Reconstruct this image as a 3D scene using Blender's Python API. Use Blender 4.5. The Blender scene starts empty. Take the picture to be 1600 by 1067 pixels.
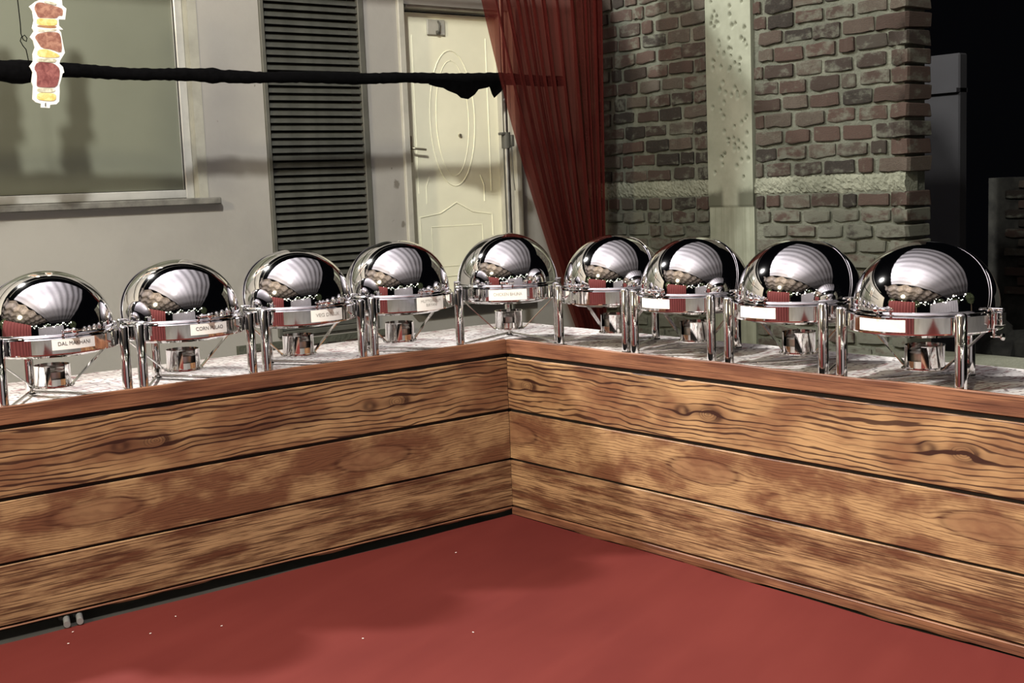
import bpy, bmesh, math, random
from mathutils import Vector, Matrix
from mathutils.geometry import tessellate_polygon
random.seed(11)
C = bpy.context.scene.collection
PI = math.pi

# ------------------------------------------------------------------ camera
F_PX = 1988.5
aA, PITCH, ROLL = math.radians(51.644), math.radians(6.958), math.radians(-2.262)
CAM = Vector((-3.2637, -4.1646, 1.3853))
fx, fy = math.cos(aA), math.sin(aA)
fwd = Vector((fx*math.cos(PITCH), fy*math.cos(PITCH), -math.sin(PITCH)))
r0 = Vector((fy, -fx, 0)); u0 = r0.cross(fwd)
rgt = r0*math.cos(ROLL) + u0*math.sin(ROLL)
upv = -r0*math.sin(ROLL) + u0*math.cos(ROLL)
cd = bpy.data.cameras.new('camera'); cam = bpy.data.objects.new('camera', cd); C.objects.link(cam)
cd.sensor_width = 36; cd.lens = F_PX/1600*36; cd.clip_end = 200
m = Matrix((rgt, upv, -fwd)).transposed().to_4x4(); m.translation = CAM
cam.matrix_world = m
bpy.context.scene.camera = cam

# ------------------------------------------------------------------ night sky, lamps, exposure
w = bpy.data.worlds.new('night'); bpy.context.scene.world = w; w.use_nodes = True
w.node_tree.nodes['Background'].inputs['Color'].default_value = (0.0022, 0.0023, 0.003, 1)
w.node_tree.nodes['Background'].inputs['Strength'].default_value = 0.6
def lamp(name, loc, power, color, radius):
    d = bpy.data.lights.new(name, 'POINT'); d.energy = power; d.color = color; d.shadow_soft_size = radius
    o = bpy.data.objects.new(name, d); C.objects.link(o); o.location = loc; return o
lamp('canopy_lamp_light', (-3.3, -2.6, 5.4), 1750, (1.0, 0.97, 0.9), 0.16)       # hung under the canopy
lamp('terrace_floodlight_light', (-2.9, 3.9, 5.9), 4100, (1.0, 0.97, 0.92), 0.25)  # on the terrace above the wall
lamp('side_floodlight_light', (-7.2, -1.6, 4.1), 1350, (1.0, 0.86, 0.58), 0.3)    # mast on the left
vs = bpy.context.scene.view_settings
vs.view_transform = 'Standard'; vs.look = 'None'; vs.gamma = 1; vs.use_curve_mapping = False
vs.exposure = -0.06

# ------------------------------------------------------------------ helpers
def obj(name, bm, mat, parent=None, smooth=None):
    me = bpy.data.meshes.new(name)
    bmesh.ops.recalc_face_normals(bm, faces=bm.faces[:])
    bm.to_mesh(me); bm.free()
    if mat: me.materials.append(mat)
    if smooth:
        for p in me.polygons: p.use_smooth = True
        me.set_sharp_from_angle(angle=math.radians(smooth))
    o = bpy.data.objects.new(name, me); C.objects.link(o); o.parent = parent
    return o
def mobj(name, me, parent=None):
    o = bpy.data.objects.new(name, me); C.objects.link(o); o.parent = parent; return o
def thing(name, label, cat, loc=(0, 0, 0), rz=0, group=None):
    o = bpy.data.objects.new(name, None); C.objects.link(o)
    o.location = loc; o.rotation_euler = (0, 0, rz); o.empty_display_size = .1
    return tag(o, label, cat, group)
def tag(o, label, cat, group=None, kind=None):
    o['label'] = label; o['category'] = cat
    if group: o['group'] = group
    if kind: o['kind'] = kind
    return o
def struct(o, label=None):
    o['kind'] = 'structure'
    if label: o['label'] = label
    return o
def box(bm, x0, x1, y0, y1, z0, z1, bev=0, seg=1, jit=0):
    v = [bm.verts.new((x, y, z)) for z in (z0, z1) for y in (y0, y1) for x in (x0, x1)]
    fs = [bm.faces.new([v[i] for i in q]) for q in ((0, 2, 3, 1), (4, 5, 7, 6), (0, 1, 5, 4), (2, 6, 7, 3), (0, 4, 6, 2), (1, 3, 7, 5))]
    if bev:
        es = list({e for f in fs for e in f.edges})
        r = bmesh.ops.bevel(bm, geom=es, offset=bev, segments=seg, profile=.5, affect='EDGES')
        if jit:
            for q in {q for f in r['faces'] for q in f.verts}:
                q.co += Vector((random.uniform(-jit, jit), random.uniform(-jit, jit), random.uniform(-jit, jit)))
def tube(bm, pts, rad, n=10, cap=True):
    pts = [Vector(p) for p in pts]; rings = []
    for i, p in enumerate(pts):
        d = (pts[min(i+1, len(pts)-1)] - pts[max(i-1, 0)]).normalized()
        a = d.orthogonal().normalized() if i == 0 else (pa - d*pa.dot(d)).normalized()
        pa = a; b = d.cross(a); r = rad(i) if callable(rad) else rad
        rings.append([bm.verts.new(p + (a*math.cos(2*PI*k/n) + b*math.sin(2*PI*k/n))*r) for k in range(n)])
    for s, t in zip(rings, rings[1:]):
        for k in range(n): bm.faces.new((s[k], s[(k+1) % n], t[(k+1) % n], t[k]))
    if cap: bm.faces.new(rings[0][::-1]); bm.faces.new(rings[-1])
    return rings
def lathe(bm, prof, n=48, a0=0, a1=2*PI, center=(0, 0)):
    full = abs(a1-a0-2*PI) < 1e-6; cols = n if full else n+1; rings = []
    for r, z in prof:
        if r < 1e-6: rings.append([bm.verts.new((center[0], center[1], z))])
        else: rings.append([bm.verts.new((center[0]+r*math.cos(a0+(a1-a0)*k/n), center[1]+r*math.sin(a0+(a1-a0)*k/n), z)) for k in range(cols)])
    for s, t in zip(rings, rings[1:]):
        for k in range(n):
            j = (k+1) % cols
            if len(s) == 1 and len(t) == 1: continue
            if len(s) == 1: bm.faces.new((s[0], t[k], t[j]))
            elif len(t) == 1: bm.faces.new((s[k], s[j], t[0]))
            else: bm.faces.new((s[k], s[j], t[j], t[k]))
def prism(bm, poly, y0, y1):            # polygon in x,z extruded along y
    a = [bm.verts.new((x, y0, z)) for x, z in poly]; b = [bm.verts.new((x, y1, z)) for x, z in poly]
    n = len(poly)
    for t in tessellate_polygon([[Vector((x, z, 0)) for x, z in poly]]):
        bm.faces.new([a[i] for i in t]); bm.faces.new([b[i] for i in t[::-1]])
    for i in range(n): bm.faces.new((a[i], b[i], b[(i+1) % n], a[(i+1) % n]))

# ---- small expression language over shader nodes
class X:
    def __init__(s, nt, v): s.nt, s.v = nt, v
    def _op(s, op, *args):
        nd = s.nt.nodes.new('ShaderNodeMath'); nd.operation = op
        for i, a in enumerate((s,)+args):
            a = a.v if isinstance(a, X) else a
            if isinstance(a, (int, float)): nd.inputs[i].default_value = a
            else: s.nt.links.new(a, nd.inputs[i])
        return X(s.nt, nd.outputs[0])
    def __add__(s, o): return s._op('ADD', o)
    __radd__ = __add__
    def __sub__(s, o): return s._op('SUBTRACT', o)
    def __rsub__(s, o): return X(s.nt, o)._op('SUBTRACT', s)
    def __mul__(s, o): return s._op('MULTIPLY', o)
    __rmul__ = __mul__
    def __truediv__(s, o): return s._op('DIVIDE', o)
    def __neg__(s): return s*-1.0
    def sin(s): return s._op('SINE')
    def exp(s): return s._op('EXPONENT')
    def sqrt(s): return s._op('SQRT')
    def abs(s): return s._op('ABSOLUTE')
    def pow(s, p): return s._op('POWER', p)
    def wrap(s, lo, hi): return s._op('WRAP', hi, lo)
    def clamp(s): return s._op('MINIMUM', 1.0)._op('MAXIMUM', 0.0)
    def step(s, a, b):
        nd = s.nt.nodes.new('ShaderNodeMapRange'); nd.interpolation_type = 'SMOOTHSTEP'
        s.nt.links.new(s.v, nd.inputs[0]); nd.inputs[1].default_value = a; nd.inputs[2].default_value = b
        return X(s.nt, nd.outputs[0])
class Mat:
    def __init__(s, name, rough=.6, metal=0, spec=.5, col=(.5, .5, .5)):
        s.m = bpy.data.materials.new(name); s.m.use_nodes = True; s.nt = s.m.node_tree
        s.b = s.nt.nodes['Principled BSDF']
        s.b.inputs['Base Color'].default_value = (*col, 1); s.b.inputs['Roughness'].default_value = rough
        s.b.inputs['Metallic'].default_value = metal; s.b.inputs['Specular IOR Level'].default_value = spec
        s.m.diffuse_color = (*col, 1)
    def coords(s, kind='Object'):
        tc = s.nt.nodes.new('ShaderNodeTexCoord'); sp = s.nt.nodes.new('ShaderNodeSeparateXYZ')
        s.nt.links.new(tc.outputs[kind], sp.inputs[0]); return [X(s.nt, o) for o in sp.outputs]
    def rand(s):
        return X(s.nt, s.nt.nodes.new('ShaderNodeObjectInfo').outputs['Random'])
    def vec(s, *a):
        c = s.nt.nodes.new('ShaderNodeCombineXYZ')
        for i, q in enumerate(a):
            q = q.v if isinstance(q, X) else q
            if isinstance(q, (int, float)): c.inputs[i].default_value = q
            else: s.nt.links.new(q, c.inputs[i])
        return c.outputs[0]
    def noise(s, vec, scale=1, detail=3, rough=.55, dist=0):
        n = s.nt.nodes.new('ShaderNodeTexNoise'); s.nt.links.new(vec, n.inputs['Vector'])
        n.inputs['Scale'].default_value = scale; n.inputs['Detail'].default_value = detail
        n.inputs['Roughness'].default_value = rough; n.inputs['Distortion'].default_value = dist
        return X(s.nt, n.outputs[0])
    def voro(s, vec, scale=1, feat='F1'):
        n = s.nt.nodes.new('ShaderNodeTexVoronoi'); n.feature = feat; s.nt.links.new(vec, n.inputs['Vector'])
        n.inputs['Scale'].default_value = scale; return X(s.nt, n.outputs['Distance'])
    def mix(s, f, a, b):
        n = s.nt.nodes.new('ShaderNodeMix'); n.data_type = 'RGBA'
        for sock, q in ((n.inputs[0], f), (n.inputs[6], a), (n.inputs[7], b)):
            q = q.v if isinstance(q, X) else q
            if isinstance(q, (int, float)): sock.default_value = q
            elif isinstance(q, tuple): sock.default_value = (*q, 1)
            else: s.nt.links.new(q, sock)
        return n.outputs[2]
    def color(s, c): s.nt.links.new(c, s.b.inputs['Base Color']); return s
    def setrough(s, x): s.nt.links.new(x.v, s.b.inputs['Roughness']); return s
    def bump(s, h, dist=.01, strength=1):
        n = s.nt.nodes.new('ShaderNodeBump'); n.inputs['Strength'].default_value = strength; n.inputs['Distance'].default_value = dist
        s.nt.links.new(h.v, n.inputs['Height']); s.nt.links.new(n.outputs[0], s.b.inputs['Normal']); return s

# ------------------------------------------------------------------ materials
def steel(name, col, rough, scale):
    M = Mat(name, rough=rough, metal=1, col=col)
    x, y, z = M.coords(); n = M.noise(M.vec(x, y, z), scale, 2)
    M.setrough(rough*.6 + n*rough*.8); return M.m
CHROME = steel('polished_steel', (.86, .85, .86), .045, 9)
CHROME2 = steel('polished_steel_frame', (.78, .77, .76), .07, 14)
POLE = steel('grey_painted_pole', (.33, .33, .31), .42, 20)

def wood(kind):
    M = Mat('printed_wood_'+kind, rough=.5, spec=.35)
    u, y_, v = M.coords()
    if kind == 'knotty':
        wz = M.noise(M.vec(u*6.0, v*14.0, 2.2), 1, 3) - .5
        up = (u + wz*.02).wrap(-.5, .5); dv = v + .003 + wz*.008; d2 = up + .125; dm = up + .05
        low = M.noise(M.vec(u*1.5, v*3.0, 0.3), 1.3, 3) - .5
        e1 = (-(up/.09)*(up/.09) - (dv/.045)*(dv/.045)).exp(); e2 = (-(d2/.06)*(d2/.06) - (dv/.04)*(dv/.04)).exp()
        em = (-(dm/.20)*(dm/.20) - (dv/.085)*(dv/.085)).exp()
        vs_ = v - dv*em*.33 - dv*e1*.36 - dv*e2*.36 + low*.075
        wob = M.noise(M.vec(u*2.6, vs_*22.0, 1.7), 1, 3) - .5
        s1 = (vs_*345.0 + wob*15.0).sin()
        thick = M.noise(M.vec(u*2.1, vs_*20.0, 4.4), 1, 3)
        line = (s1 + (thick-.5)*1.9).step(.35, 1.0)
        r1 = ((up/.046)*(up/.046) + (dv/.026)*(dv/.026)).sqrt() + wz*.9; r2 = ((d2/.030)*(d2/.030) + (dv/.022)*(dv/.022)).sqrt() + wz*.8
        ring1 = (-(r1-1.0)*(r1-1.0)*9.0).exp()*(up*9.0 + .55).clamp(); ring2 = (-(r2-.75)*(r2-.75)*4.0).exp()*.8
        core1 = (r1*24.0).sin().step(.3, 1.0)*(1.0 - r1.step(.7, 1.1))*.35
        link = (-(dm/.16)*(dm/.16) - (dv/.016)*(dv/.016)).exp()*.35
        band = M.noise(M.vec(u*1.6, vs_*11.0, 7.7), 1, 4).step(.52, .70)
        fine = M.noise(M.vec(u*7.0, vs_*230.0, 0), 1, 3)
        dark = (line*.9 + ring1*.7 + ring2*.65 + core1 + link + band*.5).clamp()
        patch = M.noise(M.vec(u*4, v*9, 3.3), 1, 3).step(.35, .7)
        c = M.mix(patch, (.168, .074, .037), (.385, .232, .113)); c = M.mix(fine.step(.5, .75)*.6, c, (.14, .055, .028))
        c = M.mix(dark, c, (.03, .0095, .006))
    elif kind == 'oval':
        up = (u+.12).wrap(-.55, .55); dv = v - .012
        e1 = (-(up/.2)*(up/.2) - (dv/.055)*(dv/.055)).exp()
        low = M.noise(M.vec(u*2.2, v*5.0, 9.3), 1, 3) - .5
        vs_ = v - dv*e1*.8 + low*.05
        wob = M.noise(M.vec(u*5, vs_*30.0, 2.1), 1, 3) - .5
        line = (vs_*640.0 + wob*20.0).sin().step(.3, 1.0)
        r1 = ((up/.16)*(up/.16) + (dv/.042)*(dv/.042)).sqrt() + low*.7
        ring = (-(r1-1.0)*(r1-1.0)*60.0).exp() + (-(r1-.55)*(r1-.55)*60.0).exp()*.5
        inside = 1.0 - r1.step(.8, 1.05)
        patch = M.noise(M.vec(u*5, v*10, 5.3), 1, 4).step(.38, .66)
        c = M.mix(patch, (.15, .063, .032), (.375, .228, .113)); c = M.mix(inside*.6, c, (.20, .095, .05))
        fs = M.noise(M.vec(u*6.0, vs_*210.0, 0), 1, 3)
        c = M.mix((line*.5 + ring*.5 + fs.step(.5, .72)*.4).clamp()*(1.0-inside*.55), c, (.06, .02, .011))
        dark = line*.4
    elif kind == 'streak':
        st = M.noise(M.vec(u*4.5, v*190.0, 0), 1, 2, .6); st2 = M.noise(M.vec(u*1.4, v*60.0, 2.0), 1, 3, .6)
        blot = M.noise(M.vec(u*2.6, v*15.0, 5.0), 1, 6, .66)
        c = M.mix(blot.step(.36, .64), (.385, .235, .12), (.105, .039, .02))
        c = M.mix(st.step(.47, .61)*.82, c, (.05, .017, .009)); c = M.mix(st2.step(.58, .75)*.35, c, (.40, .27, .13))
        dark = st
    else:   # narrow strip
        st = M.noise(M.vec(u*3.2, v*210.0, 8.0), 1, 3, .6); blot = M.noise(M.vec(u*3.0, v*25.0, 1.0), 1, 4)
        c = M.mix(blot.step(.36, .66), (.235, .105, .055), (.12, .046, .026))
        c = M.mix(st.step(.48, .66)*.75, c, (.035, .011, .007)); dark = st
    M.color(c); M.bump(-dark, .0006, .5)
    return M.m
WOOD = {k: wood(k) for k in ('knotty', 'oval', 'streak', 'strip')}

def m_plaster(name, base, dark, spots):
    M = Mat(name, rough=.75, spec=.25); x, y, z = M.coords()
    p = M.vec(x, y, z); n = M.noise(p, 1.6, 5, .6); f = M.noise(p, 38, 3); sp = M.noise(p, 17, 2)
    c = M.mix(n.step(.35, .75), base, dark); c = M.mix(f.step(.62, .8)*.12, c, (.25, .23, .2))
    c = M.mix(sp.step(.735, .775)*.6, c, (.10, .09, .075))
    for sx, sz, r in spots:
        d = (((x-sx)/r)*((x-sx)/r) + ((z-sz)/(r*1.3))*((z-sz)/(r*1.3))).sqrt() + (f-.5)*1.6
        c = M.mix((1.0 - d.step(.55, 1.1))*.75, c, (.12, .105, .085))
    M.color(c); M.bump(f*.4 + n, .004, .5); return M.m
PLASTER = m_plaster('wall_plaster', (.345, .335, .308), (.295, .285, .265), ((.815, 1.42, .022), (.85, 1.19, .017)))

def m_mortar(name, a, b):
    M = Mat(name, rough=.9, spec=.15); x, y, z = M.coords(); p = M.vec(x, y, z)
    n = M.noise(p, 5, 5, .65); f = M.noise(p, 55, 4, .7)
    c = M.mix(n.step(.32, .7), a, b); c = M.mix(f.step(.52, .72)*.45, c, (.07, .072, .058))
    M.color(c); M.bump(n*.6 + f, .012, .9); return M.m
MORTAR = m_mortar('mortar', (.069, .074, .058), (.112, .117, .092))
PLINTH = m_mortar('plinth_concrete', (.13, .137, .104), (.19, .197, .152))

def m_brick(name, smear):
    M = Mat(name, rough=.85, spec=.2); x, y, z = M.coords(); r = M.rand()
    p = M.vec(x + r*37.0, y, z); n = M.noise(p, 14, 4, .65); f = M.noise(p, 90, 3, .7)
    r2 = (r*7.31).wrap(0., 1.); r3 = (r*23.7).wrap(0., 1.)
    c = M.mix(r.step(.1, .7), (.021, .018, .015), (.060, .038, .030)); c = M.mix(r2.step(.55, 1.0)*.8, c, (.082, .071, .056))
    c = M.mix(n.step(.42, .70)*.6, c, (.040, .032, .025))
    sm = M.noise(M.vec(x*2.2 + r*91.0, y*2.4, z*1.6), 1, 5, .6)
    c = M.mix((sm + r3*.2 + (f-.5)*.12).step(.60-smear, .84-smear)*.9, c, (.104, .108, .085))
    c = M.mix(f.step(.74, .8)*.35, c, (.26, .22, .18))
    M.color(c); M.bump(n + f*.6, .006, .9); return M.m
BRICK = m_brick('weathered_brick', .0); BRICK_LOW = m_brick('mortar_smeared_brick', .17)

M = Mat('column_concrete', rough=.85, spec=.2); x, y, z = M.coords(); p = M.vec(x, y, z)
n = M.noise(p, 4, 5, .6); st = M.noise(M.vec(y*60.0, x, z*1.5), 1, 3); lowz = 1.0 - z.step(1.215, 1.235)
edge = (1.0 - ((y+.692).abs()*1.0).step(.0, .001))
c = M.mix(n.step(.35, .7), (.148, .158, .12), (.20, .213, .165))
c = M.mix(lowz*st.step(.35, .7)*.6, c, (.115, .12, .085))
yy = (y - .692).abs(); dark_sides = yy.step(.035, .075)*z.step(1.215, 1.225)*(1.0 - (z + (n-.5)*.12).step(1.29, 1.345))  # darker patches on both sides just above the lower section
c = M.mix(dark_sides*.9, c, (.05, .052, .036)); M.color(c); M.bump(n*.5 + lowz*st, .005, .8); COLUMN = M.m

M = Mat('red_carpet', rough=.78, spec=.1); x, y, z = M.coords()
n = M.noise(M.vec(x*.9, y*.9, 0), 1, 4); wv = M.noise(M.vec(x*1.2 + y*.5, y*6.0 - x*2.4, 0), 1, 2); f = M.noise(M.vec(x, y, z), 160, 2)
c = M.mix(n.step(.3, .7), (.106, .0178, .0145), (.089, .0142, .012)); c = M.mix(wv.step(.4, .7)*.4, c, (.124, .0228, .0182))
c = M.mix(f.step(.6, .8)*.2, c, (.08, .014, .012)); M.color(c); M.bump(wv, .012, .35); CARPET = M.m

M = Mat('tablecloth_print', rough=.7, spec=.25); x, y, z = M.coords(); p = M.vec(x, y, z)
dots = M.voro(p, 46); ln = (x*165.0 + M.noise(p, 9, 2)*7.0).sin(); ln2 = (y*140.0 + x*60.0 + M.noise(p, 7, 2)*9.0).sin()
reg = M.noise(p, 10, 2).step(.46, .54); words = M.noise(M.vec(x*13.0, y*55.0, 0), 1, 2).step(.53, .58)
c = M.mix((1.0 - dots.step(.25, .34))*reg, (.55, .53, .52), (.06, .045, .045))
c = M.mix(words*(1.0-reg)*.85, c, (.19, .075, .08)); c = M.mix(ln.step(.82, .95)*.6*(1.0-reg), c, (.12, .09, .09)); c = M.mix(ln2.step(.9, .97)*.55, c, (.22, .11, .11))
M.color(c); CLOTH = M.m

def simple(name, col, rough=.6, metal=0, spec=.4, var=.12, scale=12):
    M = Mat(name, rough, metal, spec, col); x, y, z = M.coords(); n = M.noise(M.vec(x, y, z), scale, 4, .6)
    M.color(M.mix(n.step(.3, .75), col, tuple(q*(1-var*2) for q in col))); M.bump(n, .001, .4); return M.m
SLAT = simple('louvre_paint', (.075, .077, .066), .5, var=.2, scale=9)
LOUVREF = simple('louvre_frame_paint', (.10, .10, .085), .5)
VOID = simple('louvre_cavity', (.012, .012, .011), .9)
BLACKC = simple('black_cloth', (.0025, .0025, .003), .95, spec=.06, var=.3, scale=40)
DOORC = simple('cream_door_paint', (.95, .94, .73), .35, var=.04, scale=3)
FRAMEC = simple('door_frame_paint', (.47, .46, .40), .45, var=.12, scale=5)
ALU = simple('window_frame_metal', (.55, .55, .52), .35, .3, var=.1, scale=8)
REVEAL = simple('window_reveal_plaster', (.37, .365, .31), .8, var=.16, scale=5)
SILL = simple('stone_sill', (.19, .185, .165), .6, var=.25, scale=14)
GLASS = simple('frosted_window_glass', (.185, .196, .152), .22, spec=.5, var=.06, scale=1.3)
BRASS = simple('door_handle_metal', (.5, .47, .36), .3, .8)
JOINT = simple('black_joint', (.008, .007, .007), .7)
PAPER = simple('white_card', (.86, .86, .83), .6, var=.02)
INK = simple('printed_ink', (.05, .05, .05), .6, var=0)
INKF = simple('faded_printed_ink', (.34, .34, .31), .6, var=0)
GREYLEG = simple('grey_table_leg', (.30, .31, .31), .4, .5)
TABLEW = simple('plywood_tabletop', (.25, .16, .09), .6, var=.2)
DARKG = simple('bare_ground', (.03, .028, .024), .95, var=.3, scale=4)
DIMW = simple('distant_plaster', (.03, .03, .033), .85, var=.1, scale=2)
RUBBLE_DIM = simple('dark_soil_and_dim_wall', (.03, .03, .025), .9, var=.4, scale=8)  # soil of the heap; also dims the distant wall
FOAM = simple('white_foam_board', (.87, .87, .84), .55, var=.03)
def meat(name, a, b):
    M = Mat(name, .4, 0, .4, a); x, y, z = M.coords(); n = M.noise(M.vec(x, y, z), 38, 4, .6, .8)
    M.color(M.mix(n.step(.35, .68), a, b)); return M.m
MEAT1 = meat('printed_meat_dark', (.17, .05, .05), (.34, .13, .12)); MEAT2 = meat('printed_meat_light', (.24, .10, .075), (.46, .25, .18))
CORN = meat('printed_corn', (.75, .5, .14), (.85, .72, .35)); ONION = meat('printed_onion', (.42, .40, .28), (.78, .77, .66)); CORNB = meat('printed_corn_husk', (.35, .16, .08), (.5, .28, .12))

# sheer red curtain cloth
cm = bpy.data.materials.new('sheer_red_cloth'); cm.use_nodes = True; nt = cm.node_tree; nt.nodes.clear()
out = nt.nodes.new('ShaderNodeOutputMaterial'); mx = nt.nodes.new('ShaderNodeMixShader'); mx2 = nt.nodes.new('ShaderNodeMixShader')
tr = nt.nodes.new('ShaderNodeBsdfTransparent'); tr.inputs[0].default_value = (.9, .5, .45, 1)
df = nt.nodes.new('ShaderNodeBsdfDiffuse'); tl = nt.nodes.new('ShaderNodeBsdfTranslucent')
tcn = nt.nodes.new('ShaderNodeTexCoord'); wn = nt.nodes.new('ShaderNodeTexNoise'); wn.inputs['Scale'].default_value = 60
rp = nt.nodes.new('ShaderNodeMix'); rp.data_type = 'RGBA'; rp.inputs[6].default_value = (.082, .0165, .014, 1); rp.inputs[7].default_value = (.058, .011, .0095, 1)
nt.links.new(tcn.outputs['Object'], wn.inputs['Vector']); nt.links.new(wn.outputs[0], rp.inputs[0]); nt.links.new(rp.outputs[2], df.inputs[0]); nt.links.new(rp.outputs[2], tl.inputs[0])
mx2.inputs[0].default_value = .3; nt.links.new(df.outputs[0], mx2.inputs[1]); nt.links.new(tl.outputs[0], mx2.inputs[2])
mx.inputs[0].default_value = .71; nt.links.new(tr.outputs[0], mx.inputs[1]); nt.links.new(mx2.outputs[0], mx.inputs[2]); nt.links.new(mx.outputs[0], out.inputs[0])
SHEER = cm

# ------------------------------------------------------------------ setting: ground, carpet, walls
YW, XB = 2.0, 2.2
b = bmesh.new(); box(b, -15, 9, -16, 9, -.12, -.012); struct(obj('floor', b, DARKG), 'bare dark ground beneath the carpet and behind the counters')
b = bmesh.new(); box(b, -15, -4.62, -16, 1.9, -.0119, -.0105); box(b, -4.62, 6, -16, -4.62, -.0119, -.0105); struct(obj('floor_paving', b, simple('pale_paving', (.30, .29, .28), .6, var=.2, scale=1.5)), 'pale paved ground behind the camera, mirrored in the rims')
b = bmesh.new()
def carpet_z(X_, Y_):
    h = .0035*math.sin(5*Y_ + 2.2*X_ + math.sin(X_*1.3)*1.4)*(.5+.5*math.sin(.9*X_-.6*Y_)) + .003*math.sin(2.1*X_+1)*math.sin(1.7*Y_)
    return h*min(1, max(0, -Y_*3))*min(1, max(0, -X_*3)) - .0005
gx, gy = 90, 90; V = []
for j in range(gy+1):
    for i in range(gx+1):
        X_ = -4.6 + 4.6*i/gx; Y_ = -4.6 + 4.6*j/gy
        ea = min(1, max(0, -X_/.5)); eb = min(1, max(0, -Y_/.6))      # hem lies short of the boards and wanders
        tx = -(.010 + .008*math.sin(Y_*3.1+1) + .004*math.sin(Y_*9))*eb; ty = -(.022 + .026*min(1, -X_/2.0) + .012*math.sin(X_*2.7) + .005*math.sin(X_*8))*ea
        wx = max(0, 1 + X_/1.0); wy = max(0, 1 + Y_/1.0)
        X2, Y2 = X_ + tx*wx, Y_ + ty*wy
        V.append(b.verts.new((X2, Y2, carpet_z(X2, Y2))))
for j in range(gy):
    for i in range(gx): b.faces.new([V[j*(gx+1)+i], V[j*(gx+1)+i+1], V[(j+1)*(gx+1)+i+1], V[(j+1)*(gx+1)+i]])
r = bmesh.ops.extrude_face_region(b, geom=b.faces[:]);  [setattr(q.co, 'z', -.0115) for q in r['geom'] if isinstance(q, bmesh.types.BMVert)]
box(b, -6.0, -4.1, -8.2, -4.625, -.0104, -.001)
tag(obj('carpet', b, CARPET, smooth=40), 'red floor carpet spread in front of the wooden counters', 'carpet')

# back wall with openings: window, louvre, door
WX0, WX1, WZ0, WZ1 = -2.0, -.352, 1.385, 2.75
LX0, LX1, LZ0, LZ1 = 0.0, .64, .62, 2.75
DX0, DX1, DZ0, DZ1 = .90, 1.70, .74, 2.44
b = bmesh.new()
T = .22
def wb(x0, x1, z0, z1): box(b, x0, x1, YW, YW+T, z0, z1)
wb(-5.5, WX0, -.1, 3.0); wb(WX0, WX1, -.1, WZ0); wb(WX0, WX1, WZ1, 3.0); wb(WX1, LX0, -.1, 3.0)
wb(LX0, LX1, -.1, LZ0); wb(LX0, LX1, LZ1, 3.0); wb(LX1, DX0, -.1, 3.0); wb(DX0, DX1, -.1, DZ0); wb(DX0, DX1, DZ1, 3.0); wb(DX1, 2.6, -.1, 3.0)
wall_back = struct(obj('wall_back', b, PLASTER), 'pale grey plastered house wall with window, louvre and door')

# window
win = bpy.data.objects.new('window_1', None); C.objects.link(win); struct(win, 'wide frosted window with pale metal frame')
b = bmesh.new(); box(b, WX0+.10, WX1-.092, YW+.085, YW+.092, WZ0+.044, WZ1-.05); obj('pane', b, GLASS, win)
b = bmesh.new()
for a in ((WX0+.055, WX0+.10, WZ0, WZ1), (WX1-.095, WX1-.05, WZ0, WZ1), (WX0+.1, WX1-.095, WZ0+.004, WZ0+.047), (WX0+.1, WX1-.095, WZ1-.055, WZ1)):
    box(b, a[0], a[1], YW+.05, YW+.105, a[2], a[3], .004)
obj('window_frame', b, ALU, win)
b = bmesh.new(); box(b, WX0+.098, WX1-.093, YW+.060, YW+.066, WZ0+.046, WZ0+.050); box(b, WX1-.098, WX1-.093, YW+.060, YW+.066, WZ0+.046, WZ1-.055); obj('rubber_seal', b, JOINT, win)
b = bmesh.new()
box(b, WX1-.05, WX1+.001, YW-.004, YW+.12, WZ0, WZ1); box(b, WX0-.001, WX0+.055, YW-.004, YW+.12, WZ0, WZ1); obj('window_reveal', b, REVEAL, win)
b = bmesh.new(); box(b, WX0-.06, WX1+.05, YW-.05, YW+.06, WZ0-.032, WZ0+.003, .005); obj('window_sill', b, SILL, win)

# louvre: frame + every slat
lou = thing('louvre_shutter', 'tall dark grey louvred shutter of horizontal slats in the plaster wall', 'shutter', (LX0, YW, LZ0))
W_ = LX1-LX0; H_ = LZ1-LZ0
b = bmesh.new()
for a in ((0, .024, 0, H_), (W_-.036, W_, 0, H_), (.024, W_-.036, 0, .03), (.024, W_-.036, H_-.03, H_)): box(b, a[0], a[1], -.018, .10, a[2], a[3], .003)
obj('shutter_frame', b, LOUVREF, lou)
b = bmesh.new(); box(b, .01, W_-.01, .10, .115, .01, H_-.01); obj('backing', b, VOID, lou)
b = bmesh.new()
sl = [(-.012, -.0150), (-.008, -.0162), (.016, .0135), (.012, .0148)]
a = [b.verts.new((.022, y, z)) for y, z in sl]; c = [b.verts.new((W_-.034, y, z)) for y, z in sl]
b.faces.new(a[::-1]); b.faces.new(c)
for i in range(4): b.faces.new((a[i], a[(i+1) % 4], c[(i+1) % 4], c[i]))
s0 = obj('slat', b, SLAT, lou); sme = s0.data
PITCH_S = .0398; k = 0; z = .05
while z < H_-.03:
    o = s0 if k == 0 else mobj('slat', sme, lou)
    o.location = (random.uniform(-.002, .002), 0, z); o.rotation_euler = (random.uniform(-.03, .03), random.uniform(-.0025, .0025), 0)
    z += PITCH_S; k += 1

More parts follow.
